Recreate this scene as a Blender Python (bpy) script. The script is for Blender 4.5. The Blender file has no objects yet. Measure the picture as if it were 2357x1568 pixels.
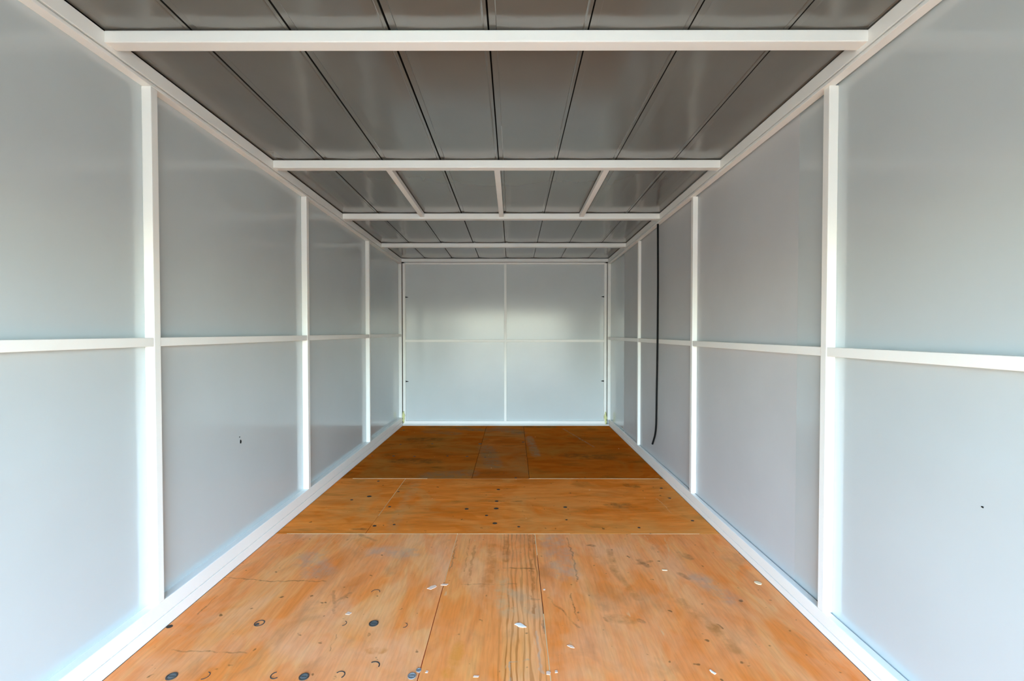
import bpy, bmesh, math, random
from mathutils import Vector, Matrix

random.seed(7)
SC = bpy.context.scene
COL = SC.collection

# ---------------------------------------------------------------- camera
F_PX, W_PX, H_PX = 1050.0, 2357.0, 1568.0
CAM = Vector((0.0, 0.0, 1.06))
pitch = math.atan((784.0 - 765.0) / F_PX)
yaw = math.atan((1180.5 - 1178.5) / F_PX)
cam_data = bpy.data.cameras.new('camera')
cam_data.sensor_fit = 'HORIZONTAL'
cam_data.sensor_width = 36.0
cam_data.lens = 36.0 * F_PX / W_PX
cam_data.clip_start = 0.02
cam = bpy.data.objects.new('camera', cam_data)
COL.objects.link(cam)
cam.location = CAM
cam.rotation_euler = (math.pi / 2 - pitch, 0.0, yaw)
SC.camera = cam

# ---------------------------------------------------------------- world, sun, exposure
world = bpy.data.worlds.new('world')
SC.world = world
world.use_nodes = True
wn, wl = world.node_tree.nodes, world.node_tree.links
wn.clear()
sky = wn.new('ShaderNodeTexSky')
sky.sky_type = 'NISHITA'
sky.sun_disc = False
sky.sun_elevation = math.radians(24)
sky.sun_rotation = math.radians(-6)
sky.air_density = 1.0
sky.dust_density = 1.9
sky.ozone_density = 1.9
bg = wn.new('ShaderNodeBackground')
bg.inputs['Strength'].default_value = 0.60
out = wn.new('ShaderNodeOutputWorld')
wl.new(sky.outputs['Color'], bg.inputs['Color'])
wl.new(bg.outputs['Background'], out.inputs['Surface'])

sun_data = bpy.data.lights.new('sun', 'SUN')
sun_data.energy = 6.0
sun_data.angle = math.radians(0.6)
sun_data.color = (1.0, 0.93, 0.80)
sun = bpy.data.objects.new('sun', sun_data)
COL.objects.link(sun)
# the sun stands beyond the closed end of the box, to its left
sun.rotation_euler = (math.radians(-66), 0.0, math.radians(6))

# sky portal in the open end: emits nothing, it only tells Cycles where the sky light enters
por_data = bpy.data.lights.new('sky_portal', 'AREA')
por_data.shape = 'RECTANGLE'
por_data.size = 2.44
por_data.size_y = 1.56
por_data.cycles.is_portal = True
por = bpy.data.objects.new('sky_portal', por_data)
COL.objects.link(por)
por.location = (-0.08, -0.93, 0.77)
por.rotation_euler = (math.radians(90), 0.0, 0.0)

SC.view_settings.view_transform = 'Standard'
SC.view_settings.look = 'None'
SC.view_settings.gamma = 1.0
SC.view_settings.use_curve_mapping = False
SC.view_settings.exposure = 3.25

# light entering a long box bounces many times before it reaches the far end
SC.cycles.max_bounces = 16
SC.cycles.diffuse_bounces = 12
SC.cycles.glossy_bounces = 6
SC.cycles.use_adaptive_sampling = False

# ---------------------------------------------------------------- helpers
def link(o, parent=None):
    COL.objects.link(o)
    if parent is not None:
        o.parent = parent
    return o

def tag(o, label=None, cat=None, group=None, kind=None):
    if label: o['label'] = label
    if cat: o['category'] = cat
    if group: o['group'] = group
    if kind: o['kind'] = kind
    return o

def obj_from_bm(name, bm, mat, parent=None, smooth=False):
    me = bpy.data.meshes.new(name)
    bmesh.ops.recalc_face_normals(bm, faces=bm.faces)
    bm.to_mesh(me)
    bm.free()
    if mat is not None:
        me.materials.append(mat)
    if smooth:
        for p in me.polygons:
            p.use_smooth = True
    return link(bpy.data.objects.new(name, me), parent)

def hexa(bm, c, bevel=0.0):
    """c: 8 corners, index = ix + 2*iy + 4*iz"""
    vs = [bm.verts.new(p) for p in c]
    fs = []
    for q in ((0, 2, 3, 1), (4, 5, 7, 6), (0, 1, 5, 4), (2, 6, 7, 3), (0, 4, 6, 2), (1, 3, 7, 5)):
        fs.append(bm.faces.new([vs[i] for i in q]))
    if bevel > 0:
        es = list({e for f in fs for e in f.edges})
        bmesh.ops.bevel(bm, geom=es, offset=bevel, segments=2, profile=0.6, affect='EDGES')

def fv(v, *a):
    return v(*a) if callable(v) else v

def bar(name, x0, x1, y0, y1, z0, z1, mat, parent=None, bevel=0.002):
    """a straight member; x0/x1 may depend on y, z0/z1 may depend on y"""
    bm = bmesh.new()
    c = []
    for zz in (z0, z1):
        for y in (y0, y1):
            for xx in (x0, x1):
                c.append((fv(xx, y), y, fv(zz, y)))
    hexa(bm, c, bevel)
    return obj_from_bm(name, bm, mat, parent)

def xbox(name, x0, x1, y0, y1, z0, z1, mat, parent=None, bevel=0.0):
    return bar(name, x0, x1, y0, y1, z0, z1, mat, parent, bevel)

# ---------------------------------------------------------------- materials
def new_mat(name):
    m = bpy.data.materials.new(name)
    m.use_nodes = True
    nt = m.node_tree
    nt.nodes.clear()
    o = nt.nodes.new('ShaderNodeOutputMaterial')
    p = nt.nodes.new('ShaderNodeBsdfPrincipled')
    nt.links.new(p.outputs[0], o.inputs[0])
    return m, nt, p

def N(nt, t, **kw):
    n = nt.nodes.new(t)
    for k, v in kw.items():
        if k in n.inputs.keys() if hasattr(n.inputs, 'keys') else False:
            n.inputs[k].default_value = v
        else:
            setattr(n, k, v)
    return n

def coords(nt, scale=(1, 1, 1), loc=(0, 0, 0), rot=(0, 0, 0)):
    g = nt.nodes.new('ShaderNodeNewGeometry')
    mp = nt.nodes.new('ShaderNodeMapping')
    mp.inputs['Scale'].default_value = scale
    mp.inputs['Location'].default_value = loc
    mp.inputs['Rotation'].default_value = rot
    nt.links.new(g.outputs['Position'], mp.inputs['Vector'])
    return mp.outputs[0]

def noise(nt, vec, scale, detail=3.0, rough=0.5, dist=0.0):
    n = nt.nodes.new('ShaderNodeTexNoise')
    n.inputs['Scale'].default_value = scale
    n.inputs['Detail'].default_value = detail
    n.inputs['Roughness'].default_value = rough
    n.inputs['Distortion'].default_value = dist
    nt.links.new(vec, n.inputs['Vector'])
    return n.outputs[0]

def ramp(nt, fac, stops):
    r = nt.nodes.new('ShaderNodeValToRGB')
    e = r.color_ramp.elements
    while len(e) < len(stops):
        e.new(0.5)
    for i, (p, c) in enumerate(stops):
        e[i].position = p
        e[i].color = (c[0], c[1], c[2], 1) if not isinstance(c, (int, float)) else (c, c, c, 1)
    nt.links.new(fac, r.inputs[0])
    return r.outputs[0]

def mix(nt, fac, a, b, mode='MIX'):
    m = nt.nodes.new('ShaderNodeMix')
    m.data_type = 'RGBA'
    m.blend_type = mode
    for s, v in ((m.inputs[0], fac), (m.inputs[6], a), (m.inputs[7], b)):
        if isinstance(v, (int, float)):
            s.default_value = v
        elif isinstance(v, tuple):
            s.default_value = (v[0], v[1], v[2], 1)
        else:
            nt.links.new(v, s)
    return m.outputs[2]

def bump(nt, p, height, strength, dist):
    b = nt.nodes.new('ShaderNodeBump')
    b.inputs['Strength'].default_value = strength
    b.inputs['Distance'].default_value = dist
    nt.links.new(height, b.inputs['Height'])
    nt.links.new(b.outputs[0], p.inputs['Normal'])

def painted(name, col, rough, spec=0.5, var=0.03, wav=0.0, wscale=1.5, coat=0.0, coat_rough=0.08):
    m, nt, p = new_mat(name)
    v = coords(nt)
    n = noise(nt, v, 3.0, 4.0)
    lo = tuple(c * (1 - var) for c in col)
    hi = tuple(min(1, c * (1 + var)) for c in col)
    nt.links.new(ramp(nt, n, [(0.3, lo), (0.7, hi)]), p.inputs['Base Color'])
    p.inputs['Roughness'].default_value = rough
    p.inputs['Specular IOR Level'].default_value = spec
    if coat:
        p.inputs['Coat Weight'].default_value = coat
        p.inputs['Coat Roughness'].default_value = coat_rough
        p.inputs['Coat IOR'].default_value = 1.75
    if wav:
        bump(nt, p, noise(nt, v, wscale, 2.0), wav, 0.02)
    return m

M_frame = painted('white_paint', (0.91, 0.90, 0.85), 0.38, 0.5, 0.02)
M_panel = painted('grey_wall_sheet', (0.53, 0.575, 0.575), 0.2, 0.4, 0.02, 0.02, 1.1, 0.45, 0.07)
M_back = painted('grey_end_sheet', (0.62, 0.65, 0.64), 0.15, 0.34, 0.02, 0.05, 1.8)
M_ceil = painted('grey_ceiling_plank', (0.137, 0.130, 0.112), 0.22, 0.4, 0.04, 0.03, 2.2, 0.65, 0.15)
M_dark = painted('gap_shade', (0.02, 0.018, 0.015), 0.9, 0.1)  # near black, stands in for the shade inside gaps and joints
M_skin = painted('outer_skin', (0.55, 0.56, 0.56), 0.5)
M_black = painted('black_rubber', (0.005, 0.005, 0.005), 0.6, 0.15)
M_sill = painted('worn_sill_paint', (0.66, 0.65, 0.60), 0.5, 0.3, 0.12)
M_steelface = painted('worn_steel', (0.15, 0.16, 0.155), 0.5, 0.5, 0.4)
M_steel = painted('dark_steel', (0.045, 0.045, 0.04), 0.5, 0.5, 0.4)
M_bright = painted('bright_screw', (0.24, 0.25, 0.25), 0.35, 0.5, 0.2)
M_rust = painted('dark_screw', (0.035, 0.022, 0.012), 0.6, 0.3, 0.3)
M_foam = painted('yellow_foam', (0.72, 0.72, 0.36), 0.8, 0.2, 0.15)
M_putty = painted('pale_joint_filler', (0.86, 0.60, 0.33), 0.6, 0.2, 0.3)
M_chip = painted('white_paint_chip', (0.85, 0.80, 0.72), 0.6, 0.3, 0.04)
M_cream = painted('cream_wood_chip', (0.85, 0.66, 0.42), 0.7, 0.2, 0.06)
M_smear = painted('whitish_paint_spot', (0.80, 0.56, 0.42), 0.6, 0.3, 0.15)
M_ground = painted('grey_green_ground', (0.27, 0.265, 0.21), 0.9, 0.2, 0.2)

# group: distance to a segment in the floor plane -> mask
def seg_group():
    g = bpy.data.node_groups.new('segment_mask', 'ShaderNodeTree')
    for nme, t in (('P', 'NodeSocketVector'), ('A', 'NodeSocketVector'), ('B', 'NodeSocketVector'), ('W', 'NodeSocketFloat')):
        g.interface.new_socket(nme, in_out='INPUT', socket_type=t)
    g.interface.new_socket('Mask', in_out='OUTPUT', socket_type='NodeSocketFloat')
    gi = g.nodes.new('NodeGroupInput'); go = g.nodes.new('NodeGroupOutput')
    def vm(op, *ins):
        n = g.nodes.new('ShaderNodeVectorMath'); n.operation = op
        for i, s in enumerate(ins):
            g.links.new(s, n.inputs[i])
        return n
    pa = vm('SUBTRACT', gi.outputs['P'], gi.outputs['A']).outputs[0]
    ba = vm('SUBTRACT', gi.outputs['B'], gi.outputs['A']).outputs[0]
    num = vm('DOT_PRODUCT', pa, ba).outputs['Value']
    den = vm('DOT_PRODUCT', ba, ba).outputs['Value']
    d = g.nodes.new('ShaderNodeMath'); d.operation = 'DIVIDE'; d.use_clamp = True
    g.links.new(num, d.inputs[0]); g.links.new(den, d.inputs[1])
    sc = g.nodes.new('ShaderNodeVectorMath'); sc.operation = 'SCALE'
    g.links.new(ba, sc.inputs[0]); g.links.new(d.outputs[0], sc.inputs['Scale'])
    df = vm('SUBTRACT', pa, sc.outputs[0]).outputs[0]
    ln = vm('LENGTH', df).outputs['Value']
    mr = g.nodes.new('ShaderNodeMapRange'); mr.interpolation_type = 'SMOOTHSTEP'
    h = g.nodes.new('ShaderNodeMath'); h.operation = 'MULTIPLY'; h.inputs[1].default_value = 0.35
    g.links.new(gi.outputs['W'], h.inputs[0])
    g.links.new(ln, mr.inputs['Value'])
    g.links.new(h.outputs[0], mr.inputs['From Min']); g.links.new(gi.outputs['W'], mr.inputs['From Max'])
    mr.inputs['To Min'].default_value = 1.0; mr.inputs['To Max'].default_value = 0.0
    g.links.new(mr.outputs[0], go.inputs[0])
    return g
SEG = seg_group()

DARK = (0.16, 0.07, 0.025); CREAM = (0.80, 0.48, 0.24); TAN = (0.36, 0.22, 0.12); GREY = (0.40, 0.34, 0.27)

def plywood(name, along, seed, tint=(1, 1, 1), wear=0.4, marks=(), bands=0.0, speck=0.62):
    """orange varnished plywood; along = 'x' or 'y' grain"""
    m, nt, p = new_mat(name)
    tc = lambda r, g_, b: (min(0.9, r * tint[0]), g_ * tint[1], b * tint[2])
    s = 0.10
    sc = (s, 1, 1) if along == 'x' else (1, s, 1)
    v = coords(nt, sc, (seed * 3.1, seed * 1.7, 0))
    iso = coords(nt, (1, 1, 1), (seed * 2.3, seed * 0.9, 0))
    n1 = noise(nt, coords(nt, (0.22, 1, 1) if along == 'x' else (1, 0.22, 1), (seed * 3.1, seed * 1.7, 0)), 7.0, 5.0, 0.55, 1.4)
    col = ramp(nt, n1, [(0.28, tc(0.42, 0.155, 0.034)), (0.45, tc(0.54, 0.212, 0.056)),
                        (0.58, tc(0.60, 0.245, 0.070)), (0.75, tc(0.66, 0.30, 0.11))])
    # veneer figure: irregular islands of deeper orange
    n4 = noise(nt, coords(nt, (0.45, 1, 1) if along == 'x' else (1, 0.35, 1), (seed, 5 + seed, 0)), 5.5, 3.0, 0.5, 1.2)
    col = mix(nt, ramp(nt, n4, [(0.50, 0.0), (0.58, 0.65)]), col, tc(0.50, 0.17, 0.028))
    n8 = noise(nt, coords(nt, (0.4, 1, 1) if along == 'x' else (1, 0.4, 1), (seed * 1.9, 9 - seed, 0)), 4.2, 4.0, 0.55, 1.0)
    col = mix(nt, ramp(nt, n8, [(0.50, 0.0), (0.64, 0.5)]), col, tc(0.60, 0.315, 0.145))
    if bands > 0:
        w = nt.nodes.new('ShaderNodeTexWave')
        w.wave_type = 'BANDS'; w.bands_direction = 'X'
        w.inputs['Scale'].default_value = 15.0
        w.inputs['Distortion'].default_value = 6.0
        w.inputs['Detail'].default_value = 2.0
        w.inputs['Detail Scale'].default_value = 1.6
        nt.links.new(coords(nt, (1, 0.16, 1), (0.37, 0.0, 0)), w.inputs['Vector'])
        gx = nt.nodes.new('ShaderNodeSeparateXYZ')
        g2 = nt.nodes.new('ShaderNodeNewGeometry')
        nt.links.new(g2.outputs['Position'], gx.inputs[0])
        b1 = nt.nodes.new('ShaderNodeMapRange'); b1.interpolation_type = 'SMOOTHSTEP'
        b1.inputs['From Min'].default_value = -0.07; b1.inputs['From Max'].default_value = -0.02
        nt.links.new(gx.outputs['X'], b1.inputs['Value'])
        mm = nt.nodes.new('ShaderNodeMath'); mm.operation = 'MULTIPLY'
        nt.links.new(ramp(nt, w.outputs['Fac'], [(0.66, 0.0), (0.86, bands)]), mm.inputs[0])
        nt.links.new(b1.outputs[0], mm.inputs[1])
        m2 = nt.nodes.new('ShaderNodeMath'); m2.operation = 'MULTIPLY'
        nt.links.new(mm.outputs[0], m2.inputs[0])
        nt.links.new(ramp(nt, noise(nt, coords(nt, (1, 0.4, 1), (3, 1, 0)), 8.0, 3.0), [(0.35, 0.25), (0.6, 1.0)]), m2.inputs[1])
        col = mix(nt, m2.outputs[0], col, (0.46, 0.145, 0.028))
    # greyed worn varnish
    n3 = noise(nt, iso, 2.1, 4.0, 0.6, 0.8)
    col = mix(nt, ramp(nt, n3, [(0.47, 0.0), (0.70, wear)]), col, tc(0.50, 0.31, 0.16))
    n7 = noise(nt, coords(nt, (0.5, 1.2, 1) if along == 'x' else (1.2, 0.6, 1), (seed * 5, 2, 0)), 6.0, 4.0, 0.6, 0.5)
    col = mix(nt, ramp(nt, n7, [(0.56, 0.0), (0.74, wear * 0.9)]), col, tc(0.26, 0.15, 0.06))
    # fine pores
    n2 = noise(nt, v, 95.0, 2.0, 0.6)
    col = mix(nt, 0.55, col, ramp(nt, n2, [(0.3, 0.84), (0.6, 1.05)]), 'MULTIPLY')
    # short light scuffs and dark pits
    sv = coords(nt, (1, 0.25, 1), (seed, 0, 0), (0, 0, 0.6))
    n5 = noise(nt, sv, 34.0, 2.0, 0.5)
    col = mix(nt, ramp(nt, n5, [(0.735, 0.0), (0.78, 0.6)]), col, (0.80, 0.47, 0.24))
    n6 = noise(nt, iso, 26.0, 2.0, 0.5)
    col = mix(nt, ramp(nt, n6, [(0.70, 0.0), (0.755, 0.75)]), col, (0.14, 0.065, 0.02))
    if marks:
        wob = nt.nodes.new('ShaderNodeVectorMath'); wob.operation = 'MULTIPLY_ADD'
        nz = nt.nodes.new('ShaderNodeTexNoise'); nz.inputs['Scale'].default_value = 24.0
        nt.links.new(iso, nz.inputs['Vector'])
        g = nt.nodes.new('ShaderNodeNewGeometry')
        off = nt.nodes.new('ShaderNodeVectorMath'); off.operation = 'SUBTRACT'
        off.inputs[1].default_value = (0.5, 0.5, 0.5)
        nt.links.new(nz.outputs['Color'], off.inputs[0])
        wob.inputs[1].default_value = (0.03, 0.03, 0.0)
        nt.links.new(off.outputs[0], wob.inputs[0]); nt.links.new(g.outputs['Position'], wob.inputs[2])
        brk = ramp(nt, noise(nt, iso, 18.0, 4.0, 0.65), [(0.36, 0.1), (0.60, 1.0)])
        for pts, width, c, st in marks:
            for a, b in zip(pts[:-1], pts[1:]):
                sg = nt.nodes.new('ShaderNodeGroup'); sg.node_tree = SEG
                nt.links.new(wob.outputs[0], sg.inputs['P'])
                sg.inputs['A'].default_value = (a[0], a[1], 0.0)
                sg.inputs['B'].default_value = (b[0], b[1], 0.0)
                sg.inputs['W'].default_value = width * (0.8 if width < 0.012 else 1.1)
                mu = nt.nodes.new('ShaderNodeMath'); mu.operation = 'MULTIPLY'; mu.inputs[1].default_value = st * (0.75 if width < 0.03 else 1.0)
                mb = nt.nodes.new('ShaderNodeMath'); mb.operation = 'MULTIPLY'
                nt.links.new(mu.outputs[0], mb.inputs[0]); nt.links.new(brk, mb.inputs[1])
                nt.links.new(sg.outputs[0], mu.inputs[0])
                col = mix(nt, mb.outputs[0], col, c)
    nt.links.new(col, p.inputs['Base Color'])
    p.inputs['Roughness'].default_value = 0.5
    p.inputs['Specular IOR Level'].default_value = 0.05 if along == 'y' else 0.0
    bump(nt, p, n2, 0.12, 0.003)
    return m

# ---------------------------------------------------------------- dimensions
Y0, YB = -0.92, 5.15                   # open end, closed end
XL = -1.25                             # inner face of the left frame
def XR(y):                             # inner face of the right frame
    return 1.09 if y < 4.1 else 1.09 - 0.025 * (y - 4.1) / 1.05
PL, = (-1.284,)
def PR(y): return XR(y) + 0.033
def zc(y): return 1.986 - 0.0256 * (y - 1.286)      # underside of the ceiling planks
def zs(y): return 1.938 - 0.0242 * (y - 1.219)      # joint between ceiling and wall frames
BAYS = [Y0, 1.588, 2.775, 3.975, 5.12]

# ---------------------------------------------------------------- floor
floor = xbox('floor', -1.33, 1.17, Y0, 5.24, -0.10, -0.019, M_skin)
tag(floor, 'orange varnished plywood floor of the long box', kind='structure')
g = 0.0014
XA, XB_, X2, X3A, X3B = -0.291, 0.1155, -0.777, -0.298, 0.120
YS1, YS2 = 2.380, 3.284
marks_left = [
    ([(-1.276, 1.956), (-1.076, 1.925), (-0.795, 1.919)], 0.006, DARK, 0.75),
    ([(-1.136, 1.498), (-1.009, 1.492), (-0.878, 1.490)], 0.005, DARK, 0.7),
    ([(-1.183, 1.691), (-1.189, 1.813)], 0.004, DARK, 0.6),
    ([(-0.738, 1.844), (-0.699, 1.767), (-0.671, 1.706)], 0.011, DARK, 0.55),
    ([(-0.660, 1.835), (-0.699, 1.767)], 0.010, DARK, 0.4),
    ([(-0.62, 1.577), (-0.606, 1.494)], 0.005, DARK, 0.6),
    ([(-0.652, 2.184), (-0.50, 2.17)], 0.07, GREY, 0.42),
    ([(-0.95, 2.13), (-0.86, 2.0)], 0.09, GREY, 0.40),
    ([(-0.477, 1.50), (-0.43, 1.50)], 0.018, (0.62, 0.19, 0.015), 0.8),
    ([(-0.80, 2.37), (-0.70, 2.30)], 0.012, DARK, 0.4)]
marks_mid = [
    ([(-0.04, 2.027), (0.097, 2.028)], 0.008, (0.10, 0.05, 0.012), 0.8),
    ([(-0.22, 1.90), (-0.001, 1.897)], 0.004, DARK, 0.5),
    ([(-0.019, 1.904), (0.017, 1.904)], 0.005, DARK, 0.8),
    ([(0.077, 1.791), (0.103, 1.791)], 0.008, DARK, 0.6),
    ([(0.02, 1.83), (0.09, 1.70)], 0.05, (0.56, 0.36, 0.2), 0.45),
    ([(-0.05, 1.92), (-0.02, 1.72)], 0.05, (0.66, 0.42, 0.22), 0.5),
    ([(-0.01, 1.30), (-0.01, 1.44), (0.013, 1.448), (0.049, 1.461)], 0.005, (0.42, 0.36, 0.26), 0.8),
    ([(0.085, 1.60), (0.09, 1.40)], 0.010, (0.55, 0.46, 0.36), 0.5),
    ([(-0.18, 1.52), (-0.20, 1.40)], 0.03, (0.75, 0.26, 0.03), 0.6),
    ([(-0.105, 2.25), (-0.10, 2.05), (-0.115, 1.88)], 0.028, (0.55, 0.16, 0.03), 0.7),
    ([(-0.035, 2.33), (-0.03, 2.10)], 0.020, (0.50, 0.15, 0.03), 0.8),
    ([(-0.19, 2.25), (-0.185, 1.90)], 0.010, (0.42, 0.14, 0.03), 0.7),
    ([(-0.22, 2.32), (-0.215, 2.0)], 0.007, (0.42, 0.14, 0.03), 0.6),
    ([(0.085, 2.36), (0.088, 2.0), (0.08, 1.7)], 0.010, (0.42, 0.13, 0.025), 0.8),
    ([(0.108, 2.36), (0.110, 2.27)], 0.008, (0.05, 0.03, 0.02), 0.8),
    ([(-0.285, 2.30), (-0.28, 2.0)], 0.006, (0.20, 0.12, 0.07), 0.8),
    ([(0.112, 1.66), (0.112, 1.59)], 0.010, (0.06, 0.09, 0.08), 0.9)]
marks_right = [
    ([(0.279, 2.335), (0.283, 2.143), (0.276, 1.918)], 0.006, DARK, 0.85),
    ([(0.232, 1.831), (0.236, 1.735), (0.241, 1.661)], 0.004, DARK, 0.75),
    ([(0.141, 1.803), (0.189, 1.713), (0.233, 1.619)], 0.009, DARK, 0.5),
    ([(0.779, 2.336), (0.767, 2.222), (0.724, 2.103)], 0.005, CREAM, 0.6),
    ([(0.20, 2.30), (0.23, 2.0)], 0.09, GREY, 0.40),
    ([(0.589, 2.10), (0.61, 2.05)], 0.020, DARK, 0.6),
    ([(0.56, 2.07), (0.64, 2.09)], 0.012, DARK, 0.5),
    ([(0.812, 2.165), (0.83, 2.13)], 0.028, DARK, 0.6),
    ([(0.383, 2.249), (0.40, 2.245)], 0.016, DARK, 0.85),
    ([(0.737, 1.985), (0.75, 1.95)], 0.018, DARK, 0.7),
    ([(0.336, 1.675), (0.345, 1.655)], 0.010, DARK, 0.8),
    ([(0.465, 1.66), (0.478, 1.655)], 0.012, DARK, 0.7),
    ([(0.74, 1.64), (0.752, 1.615)], 0.007, DARK, 0.9),
    ([(0.47, 2.2), (0.45, 2.0), (0.50, 1.80)], 0.022, (0.42, 0.15, 0.035), 0.55),
    ([(0.66, 1.78), (0.72, 1.62), (0.74, 1.50)], 0.030, (0.44, 0.16, 0.035), 0.5),
    ([(0.36, 1.67), (0.43, 1.66)], 0.03, (0.44, 0.18, 0.05), 0.6),
    ([(0.80, 1.95), (0.86, 1.80)], 0.06, GREY, 0.40)]
marks_row2 = [
    ([(0.80, 3.136), (0.84, 3.12)], 0.045, (0.14, 0.06, 0.012), 0.6),
    ([(0.61, 2.78), (0.70, 2.77)], 0.060, (0.17, 0.09, 0.03), 0.55),
    ([(-0.14, 2.845), (0.05, 2.84)], 0.018, DARK, 0.45),
    ([(-0.86, 2.437), (-0.79, 2.437)], 0.016, DARK, 0.8),
    ([(0.92, 2.90), (0.93, 2.65)], 0.005, CREAM, 0.5),
    ([(-0.68, 3.2), (-0.66, 2.45)], 0.045, (0.60, 0.31, 0.12), 0.35)]
marks_row3 = [
    ([(-0.55, 5.0), (-0.25, 4.9)], 0.10, (0.20, 0.13, 0.06), 0.6),
    ([(-0.9, 4.85), (-0.6, 4.75)], 0.10, (0.20, 0.13, 0.06), 0.5),
    ([(0.15, 5.09), (0.45, 5.08)], 0.06, (0.09, 0.10, 0.03), 0.7),
    ([(-0.95, 5.08), (-0.5, 5.06)], 0.05, (0.10, 0.11, 0.04), 0.6),
    ([(-0.6, 3.35), (-0.35, 3.40)], 0.12, (0.22, 0.15, 0.08), 0.6),
    ([(-0.15, 5.0), (0.05, 4.8)], 0.12, (0.24, 0.17, 0.09), 0.6),
    ([(-0.25, 4.2), (-0.15, 3.6)], 0.09, (0.24, 0.17, 0.09), 0.55),
    ([(0.16, 4.6), (0.20, 3.9)], 0.05, (0.30, 0.22, 0.13), 0.6),
    ([(-1.0, 4.5), (-0.75, 4.5)], 0.09, (0.12, 0.06, 0.015), 0.7),
    ([(-0.95, 3.75), (-0.65, 3.72)], 0.10, (0.12, 0.06, 0.015), 0.6),
    ([(0.5, 3.9), (0.8, 3.85)], 0.10, (0.13, 0.06, 0.015), 0.6),
    ([(0.6, 4.6), (0.9, 4.5)], 0.10, (0.30, 0.10, 0.015), 0.6),
    ([(0.55, 5.0), (0.75, 4.2)], 0.012, (0.34, 0.24, 0.14), 0.7)]
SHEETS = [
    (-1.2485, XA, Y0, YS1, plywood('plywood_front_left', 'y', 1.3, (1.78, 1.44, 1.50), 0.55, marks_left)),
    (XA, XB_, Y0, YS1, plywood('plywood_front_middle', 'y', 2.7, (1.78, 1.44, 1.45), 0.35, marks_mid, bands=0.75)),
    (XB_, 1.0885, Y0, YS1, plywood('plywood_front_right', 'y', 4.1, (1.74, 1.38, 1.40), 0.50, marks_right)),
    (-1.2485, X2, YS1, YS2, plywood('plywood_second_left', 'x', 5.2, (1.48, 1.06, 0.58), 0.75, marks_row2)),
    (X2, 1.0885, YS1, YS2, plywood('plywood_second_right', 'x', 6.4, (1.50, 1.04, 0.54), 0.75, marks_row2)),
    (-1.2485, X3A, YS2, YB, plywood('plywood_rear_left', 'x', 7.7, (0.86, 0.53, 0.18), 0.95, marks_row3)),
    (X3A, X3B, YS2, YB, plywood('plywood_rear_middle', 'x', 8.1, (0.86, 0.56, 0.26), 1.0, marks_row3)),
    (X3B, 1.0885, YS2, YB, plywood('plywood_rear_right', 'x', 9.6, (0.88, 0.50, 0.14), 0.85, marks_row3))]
sheet_objs = []
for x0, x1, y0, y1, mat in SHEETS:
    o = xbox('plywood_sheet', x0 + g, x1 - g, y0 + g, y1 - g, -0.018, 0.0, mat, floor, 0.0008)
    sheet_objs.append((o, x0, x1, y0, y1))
def sheet_at(x, y):
    for o, x0, x1, y0, y1 in sheet_objs:
        if x0 <= x <= x1 and y0 <= y <= y1:
            return o
    return sheet_objs[0][0]
# pale filler in the joints between sheets
def filler(x0, x1, y0, y1, z=0.0004):
    return xbox('joint_filler', x0, x1, y0, y1, -0.017, z, M_putty, floor)
filler(-1.19, 0.30, YS1 - g, YS1 + g)
filler(0.30, 0.62, YS1 - g, YS1 + g, -0.0010)
filler(0.62, 0.98, YS1 - g, YS1 + g)
filler(-1.16, -0.62, YS2 - 1.4 * g, YS2 + 1.4 * g, 0.0010)
filler(-0.62, 0.115, YS2 - g, YS2 + g, -0.0004)
filler(0.115, 1.06, YS2 - 1.4 * g, YS2 + 1.4 * g, 0.0010)
filler(XA - g, XA + g, 1.92, YS1 - g, -0.0015)
filler(XB_ - g, XB_ + g, 1.25, 1.70, -0.0008)
filler(XB_ - g, XB_ + g, 2.16, YS1 - g, -0.0004)
filler(X2 - g, X2 + g, 2.62, YS2 - g, -0.0006)

def disc(bm, x, y, z0, z1, r, n=16, r2=None, rot=0.0, sy=1.0):
    r2 = r if r2 is None else r2
    lo = [bm.verts.new((x + r * math.cos(2 * math.pi * k / n), y + sy * r * math.sin(2 * math.pi * k / n), z0)) for k in range(n)]
    hi = [bm.verts.new((x + r2 * math.cos(2 * math.pi * k / n), y + sy * r2 * math.sin(2 * math.pi * k / n), z1)) for k in range(n)]
    bm.faces.new(hi)
    bm.faces.new(lo[::-1])
    for k in range(n):
        bm.faces.new((lo[k], lo[(k + 1) % n], hi[(k + 1) % n], hi[k]))

def ring(bm, x, y, z0, z1, ri, ro, a0=0.0, a1=2 * math.pi, n=24):
    full = abs(a1 - a0 - 2 * math.pi) < 1e-6
    rows = []
    for k in range(n + (0 if full else 1)):
        a = a0 + (a1 - a0) * k / n
        c, s = math.cos(a), math.sin(a)
        rows.append([bm.verts.new((x + q * c, y + q * s, z)) for q, z in ((ri, z0), (ro, z0), (ro, z1), (ri, z1))])
    m = len(rows)
    for k in range(m if full else m - 1):
        A, B = rows[k], rows[(k + 1) % m]
        for i in range(4):
            j = (i + 1) % 4
            bm.faces.new((A[i], B[i], B[j], A[j]))
    if not full:
        bm.faces.new(rows[0]); bm.faces.new(rows[-1][::-1])

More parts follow.
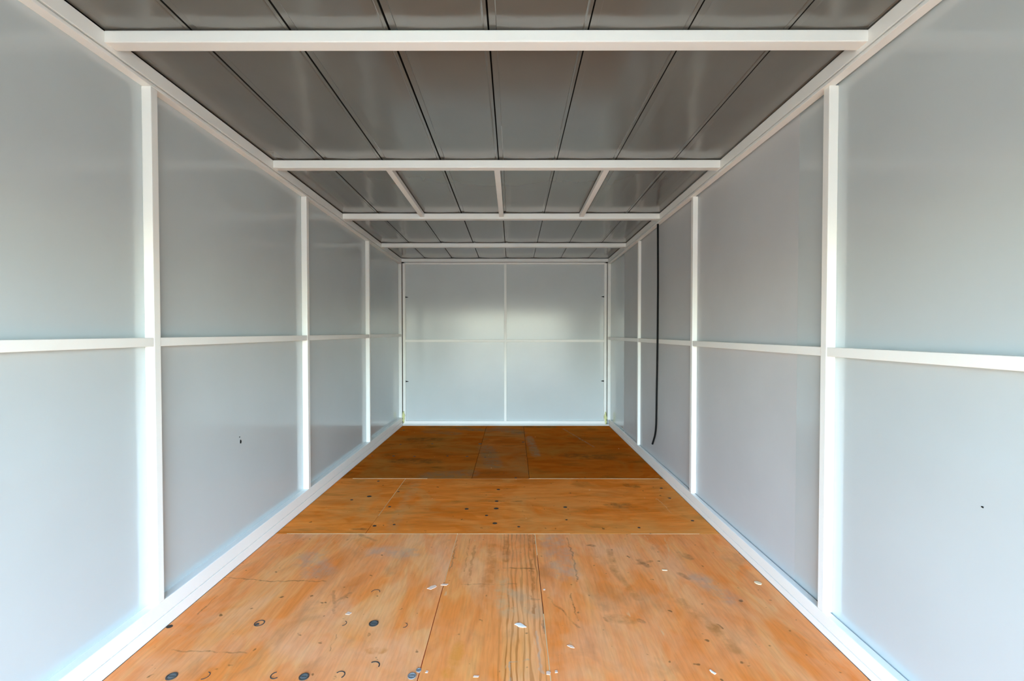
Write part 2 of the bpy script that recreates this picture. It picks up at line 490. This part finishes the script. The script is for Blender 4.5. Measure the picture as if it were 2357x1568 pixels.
# big bolt heads near the camera (rim and slotted centre), flush with the sheet
def bolt(x, y, r, mat, half=False):
    bm = bmesh.new()
    disc(bm, x, y, -0.004, 0.0012, r * 0.80, 18, r * 0.72)
    ring(bm, x, y, -0.004, 0.0022, r * 0.80, r, n=22)
    hexa(bm, [(x + sx * r * 0.55, y + sy * r * 0.10, z) for z in (0.0008, 0.0018) for sy in (-1, 1) for sx in (-1, 1)])
    o = obj_from_bm('bolt_head', bm, mat, sheet_at(x, y))
    if mat is M_steel:
        o.data.materials.append(M_steelface)
        for p in o.data.polygons:
            if (p.center.x - x + r * 0.12) ** 2 + (p.center.y - y + r * 0.2) ** 2 < (r * 0.72) ** 2 and p.normal.z > 0.5 and p.center.z < 0.0016:
                p.material_index = 1
    return o
for x, y, r, mt in ((-0.506, 1.639, 0.017, M_steel), (-1.05, 1.383, 0.016, M_steel), (-0.642, 1.382, 0.015, M_steel),
                    (-0.311, 1.386, 0.013, M_bright), (-0.295, 1.410, 0.008, M_bright)):
    bolt(x, y, r, mt)
def plug(x, y, r, a0, a1, w, inner=True):
    bm = bmesh.new()
    ring(bm, x, y, -0.004, 0.0009, r - w, r, a0, a1)
    o = obj_from_bm('plug_rim', bm, M_steel, sheet_at(x, y))
    if inner:
        bm = bmesh.new()
        disc(bm, x - r * 0.25, y - r * 0.35, -0.002, 0.0014, r * 0.42, 12, r * 0.36, sy=0.8)
        obj_from_bm('plug_centre', bm, M_steel, sheet_at(x, y))
plug(-0.923, 1.641, 0.018, 0, 2 * math.pi, 0.0035)
plug(-0.535, 1.391, 0.016, -0.9, 2.6, 0.003, False)
plug(-0.442, 1.430, 0.019, -0.3, 2.3, 0.0035, False)
plug(-0.952, 1.387, 0.016, -1.6, 1.4, 0.002, False)
plug(-0.733, 1.388, 0.015, 1.8, 5.6, 0.003, False)
plug(-0.56, 1.84, 0.018, 0.0, 3.1, 0.002, False)
plug(-0.62, 1.64, 0.015, -1.3, 1.2, 0.0018, False)
plug(-0.395, 1.63, 0.014, -1.5, 1.3, 0.0018, False)

# small dark screw heads in rows
SCREWS = [(-1.236, 1.621, .016), (-0.927, 2.924, .022), (-1.019, 2.863, .014), (-0.1, 2.723, .022), (-0.102, 2.843, .017), (-0.277, 2.716, .018),
          (0.317, 2.744, .018), (-0.152, 2.619, .014), (-0.1, 2.511, .020), (0.032, 2.466, .012), (-0.757, 2.476, .016), (-0.654, 2.493, .012),
          (-0.098, 3.056, .018), (1.009, 3.084, .015), (1.002, 2.897, .013), (1.01, 2.548, .014), (0.684, 2.456, .012), (-0.761, 3.013, .012),
          (-0.748, 2.749, .014), (-0.957, 3.225, .014), (0.303, 2.559, .010), (-0.311, 4.312, .026), (0.099, 4.382, .020), (-0.765, 4.312, .016),
          (-1.021, 3.885, .018), (-0.84, 3.872, .016), (-0.56, 3.886, .016), (-0.391, 3.873, .019), (-0.234, 3.846, .014), (-1.062, 4.294, .016),
          (-1.205, 3.885, .012), (-0.436, 4.928, .018), (-1.182, 4.916, .018), (0.021, 3.304, .014)]
for i, (x, y, r) in enumerate(SCREWS):
    bm = bmesh.new()
    disc(bm, x, y, -0.004, 0.0010, r * 0.72, 12, r * 0.66, sy=0.85)
    obj_from_bm('screw_head', bm, M_rust, sheet_at(x, y))

# flat paint spots stuck to the sheets
def spot(x, y, pts, mat, name='paint_spot', z=0.0012):
    bm = bmesh.new()
    lo = [bm.verts.new((x + a, y + b, -0.001)) for a, b in pts]
    hi = [bm.verts.new((x + a, y + b, z)) for a, b in pts]
    bm.faces.new(hi); bm.faces.new(lo[::-1])
    n = len(pts)
    for k in range(n):
        bm.faces.new((lo[k], lo[(k + 1) % n], hi[(k + 1) % n], hi[k]))
    return obj_from_bm(name, bm, mat, sheet_at(x, y))
spot(-0.325, 1.878, [(-.03, -.012), (-.012, -.018), (.002, -.006), (.008, .004), (.0, .014), (-.016, .006)], M_smear)
spot(-0.285, 1.895, [(-.018, -.003), (.008, -.006), (.014, .006), (-.010, .007)], M_smear)
spot(0.11, 1.400, [(-.006, -.006), (.004, -.008), (.008, .002), (.0, .008), (-.006, .004)], M_smear)
spot(0.135, 1.405, [(-.004, -.005), (.005, -.004), (.004, .006), (-.003, .005)], M_smear)
spot(-0.269, 1.404, [(-.004, -.004), (.004, -.005), (.005, .003), (-.002, .005)], M_smear)
spot(-0.114, 1.385, [(-.008, -.003), (.008, -.003), (.010, .003), (-.006, .004)], M_smear)
spot(0.195, 1.520, [(-.012, .004), (.0, -.006), (.012, -.008), (.008, .002), (-.004, .008)], M_smear)
spot(-0.62, 1.70, [(-.010, -.006), (.006, -.010), (.012, .002), (-.004, .010)], M_smear)
spot(0.129, 1.86, [(-.004, -.005), (.004, -.004), (.005, .005), (-.004, .004)], M_smear)

# loose chips lying on the floor
def chip(name, label, x, y, outline, h, mat, curl=0.0):
    bm = bmesh.new()
    n = len(outline)
    lo, hi = [], []
    for a, b in outline:
        lift = curl * (a * a + b * b) / 0.0004 * 0.001
        lo.append(bm.verts.new((a, b, 0.0002 + lift)))
        hi.append(bm.verts.new((a, b, h + lift)))
    cl = bm.verts.new((0, 0, 0.0002)); ch = bm.verts.new((0, 0, h * 1.3))
    for k in range(n):
        k2 = (k + 1) % n
        bm.faces.new((hi[k], hi[k2], ch)); bm.faces.new((lo[k2], lo[k], cl))
        bm.faces.new((lo[k], lo[k2], hi[k2], hi[k]))
    o = obj_from_bm(name, bm, mat)
    o.location = (x, y, 0.0)
    tag(o, label, 'chip')
    return o
chip('paint_chip', 'white leaf-shaped paint chip lying near the front centre of the plywood floor', 0.026, 1.628,
     [(-.020, .006), (-.012, .013), (.002, .014), (.012, .004), (.023, -.010), (.008, -.011), (-.006, -.006), (-.012, .001)], 0.002, M_chip, 0.6)
chip('wood_chip', 'cream oval wood chip on the floor close to the right wall', 1.035, 1.909,
     [(-.013, .006), (-.008, .013), (.003, .013), (.011, .004), (.013, -.006), (.006, -.013), (-.004, -.011), (-.011, -.003)], 0.003, M_cream)
chip('wood_splinter', 'tiny cream rectangular splinter on the floor right of centre', 0.676, 2.014,
     [(-.011, -.003), (-.011, .005), (.010, .003), (.011, -.005)], 0.002, M_cream)
chip('paint_flake', 'small white paint flake on the floor near the right front', 0.622, 1.404,
     [(-.006, .008), (-.002, .010), (.004, .0), (.009, -.006), (.003, -.010), (-.004, -.002)], 0.002, M_chip)

# ---------------------------------------------------------------- side walls
def side_wall(side):
    left = side == 'left'
    s = -1 if left else 1
    face = (lambda y: XL) if left else XR
    pan = (lambda y: PL) if left else PR
    skin = bar('wall_' + side, lambda y: pan(y) + s * 0.012, lambda y: pan(y) + s * 0.035, Y0, 5.24, -0.02, lambda y: zs(y) + 0.09, M_skin, None, 0)
    tag(skin, side + ' side wall of grey glossy sheet behind a white painted steel frame', kind='structure')
    zr0, zr1 = (1.010, 1.041) if left else (0.976, 1.008)
    zb = 0.100 if left else 0.074
    zk = 0.046 if left else 0.030
    # glossy sheets, one in each opening of the frame
    for b in range(4):
        y0 = BAYS[b] + (0.015 if b else 0.0)
        y1 = BAYS[b + 1] + 0.015
        for z0, z1 in ((0.02, (zr0 + zr1) / 2 - 0.001), ((zr0 + zr1) / 2 + 0.001, lambda y: zs(y) - 0.005)):
            bar('wall_panel', pan, lambda y: pan(y) + s * 0.010, y0 + 0.0005, y1 - 0.0005, z0, z1, M_panel, skin, 0)
    # posts
    for i, y in enumerate(BAYS[1:]):
        w = 0.030 if i < 3 else 0.026
        top = lambda q: zs(q) - 0.018
        bar('post', face, pan, y, y + w, zb, top, M_frame, skin, 0.0025)
    bar('post', face, pan, Y0, Y0 + 0.03, zb, lambda q: zs(q) - 0.018, M_frame, skin, 0.0025)
    # middle rails between the posts
    ys = [Y0 + 0.03] + [b for b in BAYS[1:]]
    for b in range(4):
        y0 = (Y0 + 0.03) if b == 0 else BAYS[b] + 0.030
        y1 = BAYS[b + 1]
        bar('middle_rail', lambda y: face(y) - s * -0.0012, pan, y0, y1, zr0, zr1, M_frame, skin, 0.002)
    # bottom rails (two stacked strips) and top rail
    bar('kick_strip', lambda y: XL + 0.0012 if left else 1.0888, lambda y: pan(y) + s * 0.005, Y0, YB, 0.0, zk - 0.0012, M_frame, skin, 0.0015)
    bar('bottom_rail', lambda y: XL if left else 1.09, lambda y: pan(y) + s * 0.005, Y0, YB, zk, zb, M_frame, skin, 0.003)
    bar('top_rail', face, pan, Y0, YB, lambda y: zs(y) - 0.0175, lambda y: zs(y) - 0.006, M_frame, skin, 0.0015)
    bar('gap_shade_strip', lambda y: face(y) + s * 0.014, pan, Y0, YB, lambda y: zs(y) - 0.0062, lambda y: zs(y) + 0.001, M_dark, skin, 0)  # added near-black strip, paints the shade in the recessed joint
    return skin
wall_left = side_wall('left')
wall_right = side_wall('right')

# a torn nick in the left sheet and a tiny one in the right sheet
def nick(parent, x, y, z, pts, thick):
    bm = bmesh.new()
    a = [bm.verts.new((x, y + p, z + q)) for p, q in pts]
    b = [bm.verts.new((x + thick, y + p, z + q)) for p, q in pts]
    bm.faces.new(a); bm.faces.new(b[::-1])
    n = len(pts)
    for k in range(n):
        bm.faces.new((a[k], a[(k + 1) % n], b[(k + 1) % n], b[k]))
    obj_from_bm('puncture', bm, M_black, parent)
nick(wall_left, PL - 0.001, 2.139, 0.550, [(-.004, -.013), (.004, -.015), (.007, -.004), (.0, .004), (-.004, .0)], 0.0022)
nick(wall_left, PL - 0.001, 2.132, 0.566, [(-.003, .0), (.002, -.001), (.004, .003), (-.002, .004)], 0.0022)
nick(wall_right, PR(1) + 0.001, 1.085, 0.642, [(-.002, -.002), (.003, -.001), (.002, .002), (-.002, .002)], -0.0022)

# ---------------------------------------------------------------- end wall
wall_back = xbox('wall_back', -1.33, 1.17, 5.195, 5.215, -0.02, 1.96, M_skin)
tag(wall_back, 'closed end wall of four grey glossy sheets in a white frame', kind='structure')
BX0, BX1 = -1.2455, 1.0615            # outer edges of the end frame
ST = 0.031
MX0, MX1 = -0.100, -0.071
yb0, yb1 = YB + 0.004, YB + 0.030
for x0, x1 in ((BX0 + 0.01, MX0 + 0.014), (MX1 - 0.014, BX1 - 0.01)):
    for z0, z1 in ((0.03, 0.960), (0.962, 1.845)):
        xbox('wall_panel', x0, x1, yb1, yb1 + 0.010, z0, z1, M_back, wall_back)
xbox('stile', BX0, BX0 + ST, yb0, yb1, 0.018, 1.838, M_frame, wall_back, 0.002)
xbox('stile', BX1 - ST, BX1, yb0, yb1, 0.018, 1.838, M_frame, wall_back, 0.002)
xbox('top_rail', BX0 + ST, BX1 - ST, yb0 + 0.004, yb1, 1.826, 1.846, M_frame, wall_back, 0.002)
xbox('bottom_rail', BX0 + ST, BX1 - ST, yb0, yb1, 0.019, 0.054, M_frame, wall_back, 0.002)
xbox('mullion', MX0, MX1, yb0 + 0.001, yb1, 0.054, 0.948, M_frame, wall_back, 0.002)
xbox('mullion', MX0, MX1, yb0 + 0.001, yb1, 0.978, 1.826, M_frame, wall_back, 0.002)
xbox('middle_rail', BX0 + ST, MX1, yb0 + 0.0005, yb1, 0.948, 0.978, M_frame, wall_back, 0.002)
xbox('middle_rail', MX1, BX1 - ST, yb0 + 0.0005, yb1, 0.948, 0.978, M_frame, wall_back, 0.002)
xbox('sill', -1.249, 1.089, YB, yb1, 0.0, 0.0175, M_sill, wall_back, 0.002)
xbox('gap_shade_strip', -1.262, -1.236, 5.182, 5.194, 0.0, 1.86, M_dark, wall_back)  # added dark strips behind the corner gaps, shade put in as colour
xbox('gap_shade_strip', 1.052, 1.075, 5.182, 5.194, 0.0, 1.86, M_dark, wall_back)
# dark screw tips pointing inward from the stiles
for x, z, s in ((BX0 + ST, 1.457, 1), (BX0 + ST, 0.501, 1), (BX1 - ST, 1.461, -1), (BX1 - ST, 0.506, -1)):
    bm = bmesh.new()
    n = 10
    yy = yb0 + 0.014
    prof = [(-0.002, 0.010), (0.003, 0.010), (0.004, 0.0058), (0.018, 0.0048), (0.032, 0.0008)]
    rows = [[bm.verts.new((x + s * d, yy + r * math.cos(2 * math.pi * k / n), z + r * math.sin(2 * math.pi * k / n))) for k in range(n)] for d, r in prof]
    for A, B in zip(rows[:-1], rows[1:]):
        for k in range(n):
            bm.faces.new((A[k], A[(k + 1) % n], B[(k + 1) % n], B[k]))
    bm.faces.new(rows[0]); bm.faces.new(rows[-1])
    obj_from_bm('screw_tip', bm, M_black, wall_back)
# beads of yellowish foam squeezed out at the lower corners
def foam(x, z0, z1, w, seed):
    rnd = random.Random(seed)
    bm = bmesh.new()
    n, m = 8, 9
    rows = []
    for i in range(m):
        t = i / (m - 1)
        z = z0 + (z1 - z0) * t
        rr = w * (0.25 + 0.75 * math.sin(math.pi * min(0.95, max(0.05, t)))) * rnd.uniform(0.7, 1.2)
        cx = x + rnd.uniform(-0.25, 0.25) * w
        rows.append([bm.verts.new((cx + rr * math.cos(2 * math.pi * k / n), YB + 0.001 + 0.5 * rr * math.sin(2 * math.pi * k / n), z)) for k in range(n)])
    for A, B in zip(rows[:-1], rows[1:]):
        for k in range(n):
            bm.faces.new((A[k], A[(k + 1) % n], B[(k + 1) % n], B[k]))
    bm.faces.new(rows[0]); bm.faces.new(rows[-1])
    obj_from_bm('foam_bead', bm, M_foam, wall_back, True)
foam(-1.238, 0.030, 0.165, 0.016, 3)
foam(1.050, 0.014, 0.160, 0.016, 5)

# ---------------------------------------------------------------- header over the open end
wall_front = xbox('wall_front', -1.33, 1.17, Y0 - 0.04, Y0 - 0.002, 1.53, 2.13, M_frame, None, 0.003)
tag(wall_front, 'white header panel above the open end of the box', kind='structure')

# ---------------------------------------------------------------- ceiling
ceiling = bar('ceiling', -1.33, 1.17, Y0, 5.24, lambda y: zc(y) + 0.030, lambda y: zc(y) + 0.060, M_dark, None, 0)
tag(ceiling, 'ceiling of dark grey planks running away above white cross beams', kind='structure')
XS = [-1.2535, -0.988, -0.684, -0.379, -0.0745, 0.231, 0.537, 0.8445, 1.092]
GAPS = [0.002, 0.0045, 0.005, 0.006, 0.0055, 0.0045, 0.0045, 0.0045, 0.002]
for k in range(8):
    a = XS[k] + GAPS[k] / 2
    b = XS[k + 1] - GAPS[k + 1] / 2
    prof = [(a, 0.022), (a, 0.0035), (a + 0.020, 0.0035), (a + 0.023, 0.0012), (a + 0.060, -0.0002), ((a + b) / 2, -0.0012),
            (b - 0.050, -0.0002), (b - 0.016, 0.0008), (b - 0.013, 0.0024), (b - 0.010, 0.0008), (b, 0.0010), (b, 0.022)]
    if k == 0 or k >= 5:
        prof[1] = (a, 0.0010); prof[2] = (a + 0.020, 0.0010)
    bm = bmesh.new()
    rows = []
    for y in (Y0, 5.185):
        rows.append([bm.verts.new((x, y, zc(y) + 0.004 + d)) for x, d in prof])
    n = len(prof)
    for i in range(n):
        bm.faces.new((rows[0][i], rows[0][(i + 1) % n], rows[1][(i + 1) % n], rows[1][i]))
    bm.faces.new(rows[0][::-1]); bm.faces.new(rows[1])
    o = obj_from_bm('ceiling_plank', bm, M_ceil, ceiling)
    o.data.materials.append(M_dark)  # plank side faces coloured near black as painted shade in the seams
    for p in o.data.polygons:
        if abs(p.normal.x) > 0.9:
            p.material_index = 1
# long edge members and cross beams
XRc = lambda y: 1.0885 - (0.0 if y < 1.5 else 0.018 * (y - 1.5) / 3.65)
bar('edge_beam', XL, -1.29, Y0, 5.14, zs, lambda y: zc(y) - 0.0005, M_frame, ceiling, 0.0025)
bar('edge_beam', XRc, lambda y: XRc(y) + 0.045, Y0, 5.14, zs, lambda y: zc(y) - 0.0005, M_frame, ceiling, 0.0025)
for y0, y1, h in ((1.408, 1.454, 0.0365), (2.391, 2.436, 0.041), (3.362, 3.414, 0.041), (4.348, 4.402, 0.0375), (5.135, 5.175, 0.036)):
    zt = zc(y0)
    bar('cross_beam', XL + 0.0003, XRc(y0) - 0.0003, y0, y1, zt - h, zt - 0.0005, M_frame, ceiling, 0.003)
for x0, x1 in ((-0.681, -0.649), (-0.1005, -0.0685), (0.487, 0.519)):
    bar('joist', x0, x1, 2.4355, 3.3625, lambda y: zc(y) - 0.0285, lambda y: zc(y) - 0.0008, M_frame, ceiling, 0.0025)
# thin weld lines where the edge members are spliced
xbox('weld_seam', XL - 0.002, XL + 0.0008, 2.905, 2.910, zs(2.9) + 0.003, zc(2.9) - 0.003, M_chip, ceiling)
xbox('weld_seam', XRc(2.93) - 0.0008, XRc(2.93) + 0.002, 2.95, 2.955, zs(2.95) + 0.003, zc(2.95) - 0.003, M_chip, ceiling)

# ---------------------------------------------------------------- black cable on the right wall
pts = [(1.0815, 3.420, 1.868), (1.0805, 3.412, 1.70), (1.080, 3.405, 1.45), (1.0810, 3.408, 1.20), (1.0815, 3.412, 0.998), (1.082, 3.418, 0.80),
       (1.083, 3.430, 0.60), (1.084, 3.437, 0.45), (1.084, 3.445, 0.34), (1.083, 3.465, 0.275), (1.078, 3.480, 0.235), (1.072, 3.492, 0.200)]
cu = bpy.data.curves.new('cable', 'CURVE')
cu.dimensions = '3D'
cu.bevel_depth = 0.0072
cu.bevel_resolution = 4
cu.resolution_u = 6
cu.use_fill_caps = True
sp = cu.splines.new('BEZIER')
sp.bezier_points.add(len(pts) - 1)
for b, p in zip(sp.bezier_points, pts):
    b.co = p
    b.handle_left_type = b.handle_right_type = 'AUTO'
tmp = bpy.data.objects.new('cable_curve', cu)
COL.objects.link(tmp)
bpy.context.view_layer.update()
me = bpy.data.meshes.new_from_object(tmp.evaluated_get(bpy.context.evaluated_depsgraph_get()))
COL.objects.unlink(tmp)
bpy.data.objects.remove(tmp)
me.name = 'hanging_cable'
me.materials.clear(); me.materials.append(M_black)
base = Vector(pts[0])
me.transform(Matrix.Translation(-base))
for p in me.polygons:
    p.use_smooth = True
cable = link(bpy.data.objects.new('hanging_cable', me))
cable.location = base
tag(cable, 'black cable hanging down the right wall, its free end curled near the floor', 'cable')

# ---------------------------------------------------------------- ground outside the open end
ground = xbox('ground', -60, 60, -90, 30, -0.40, -0.30, M_ground)
tag(ground, 'grey-green ground outside the open end of the box', kind='structure')
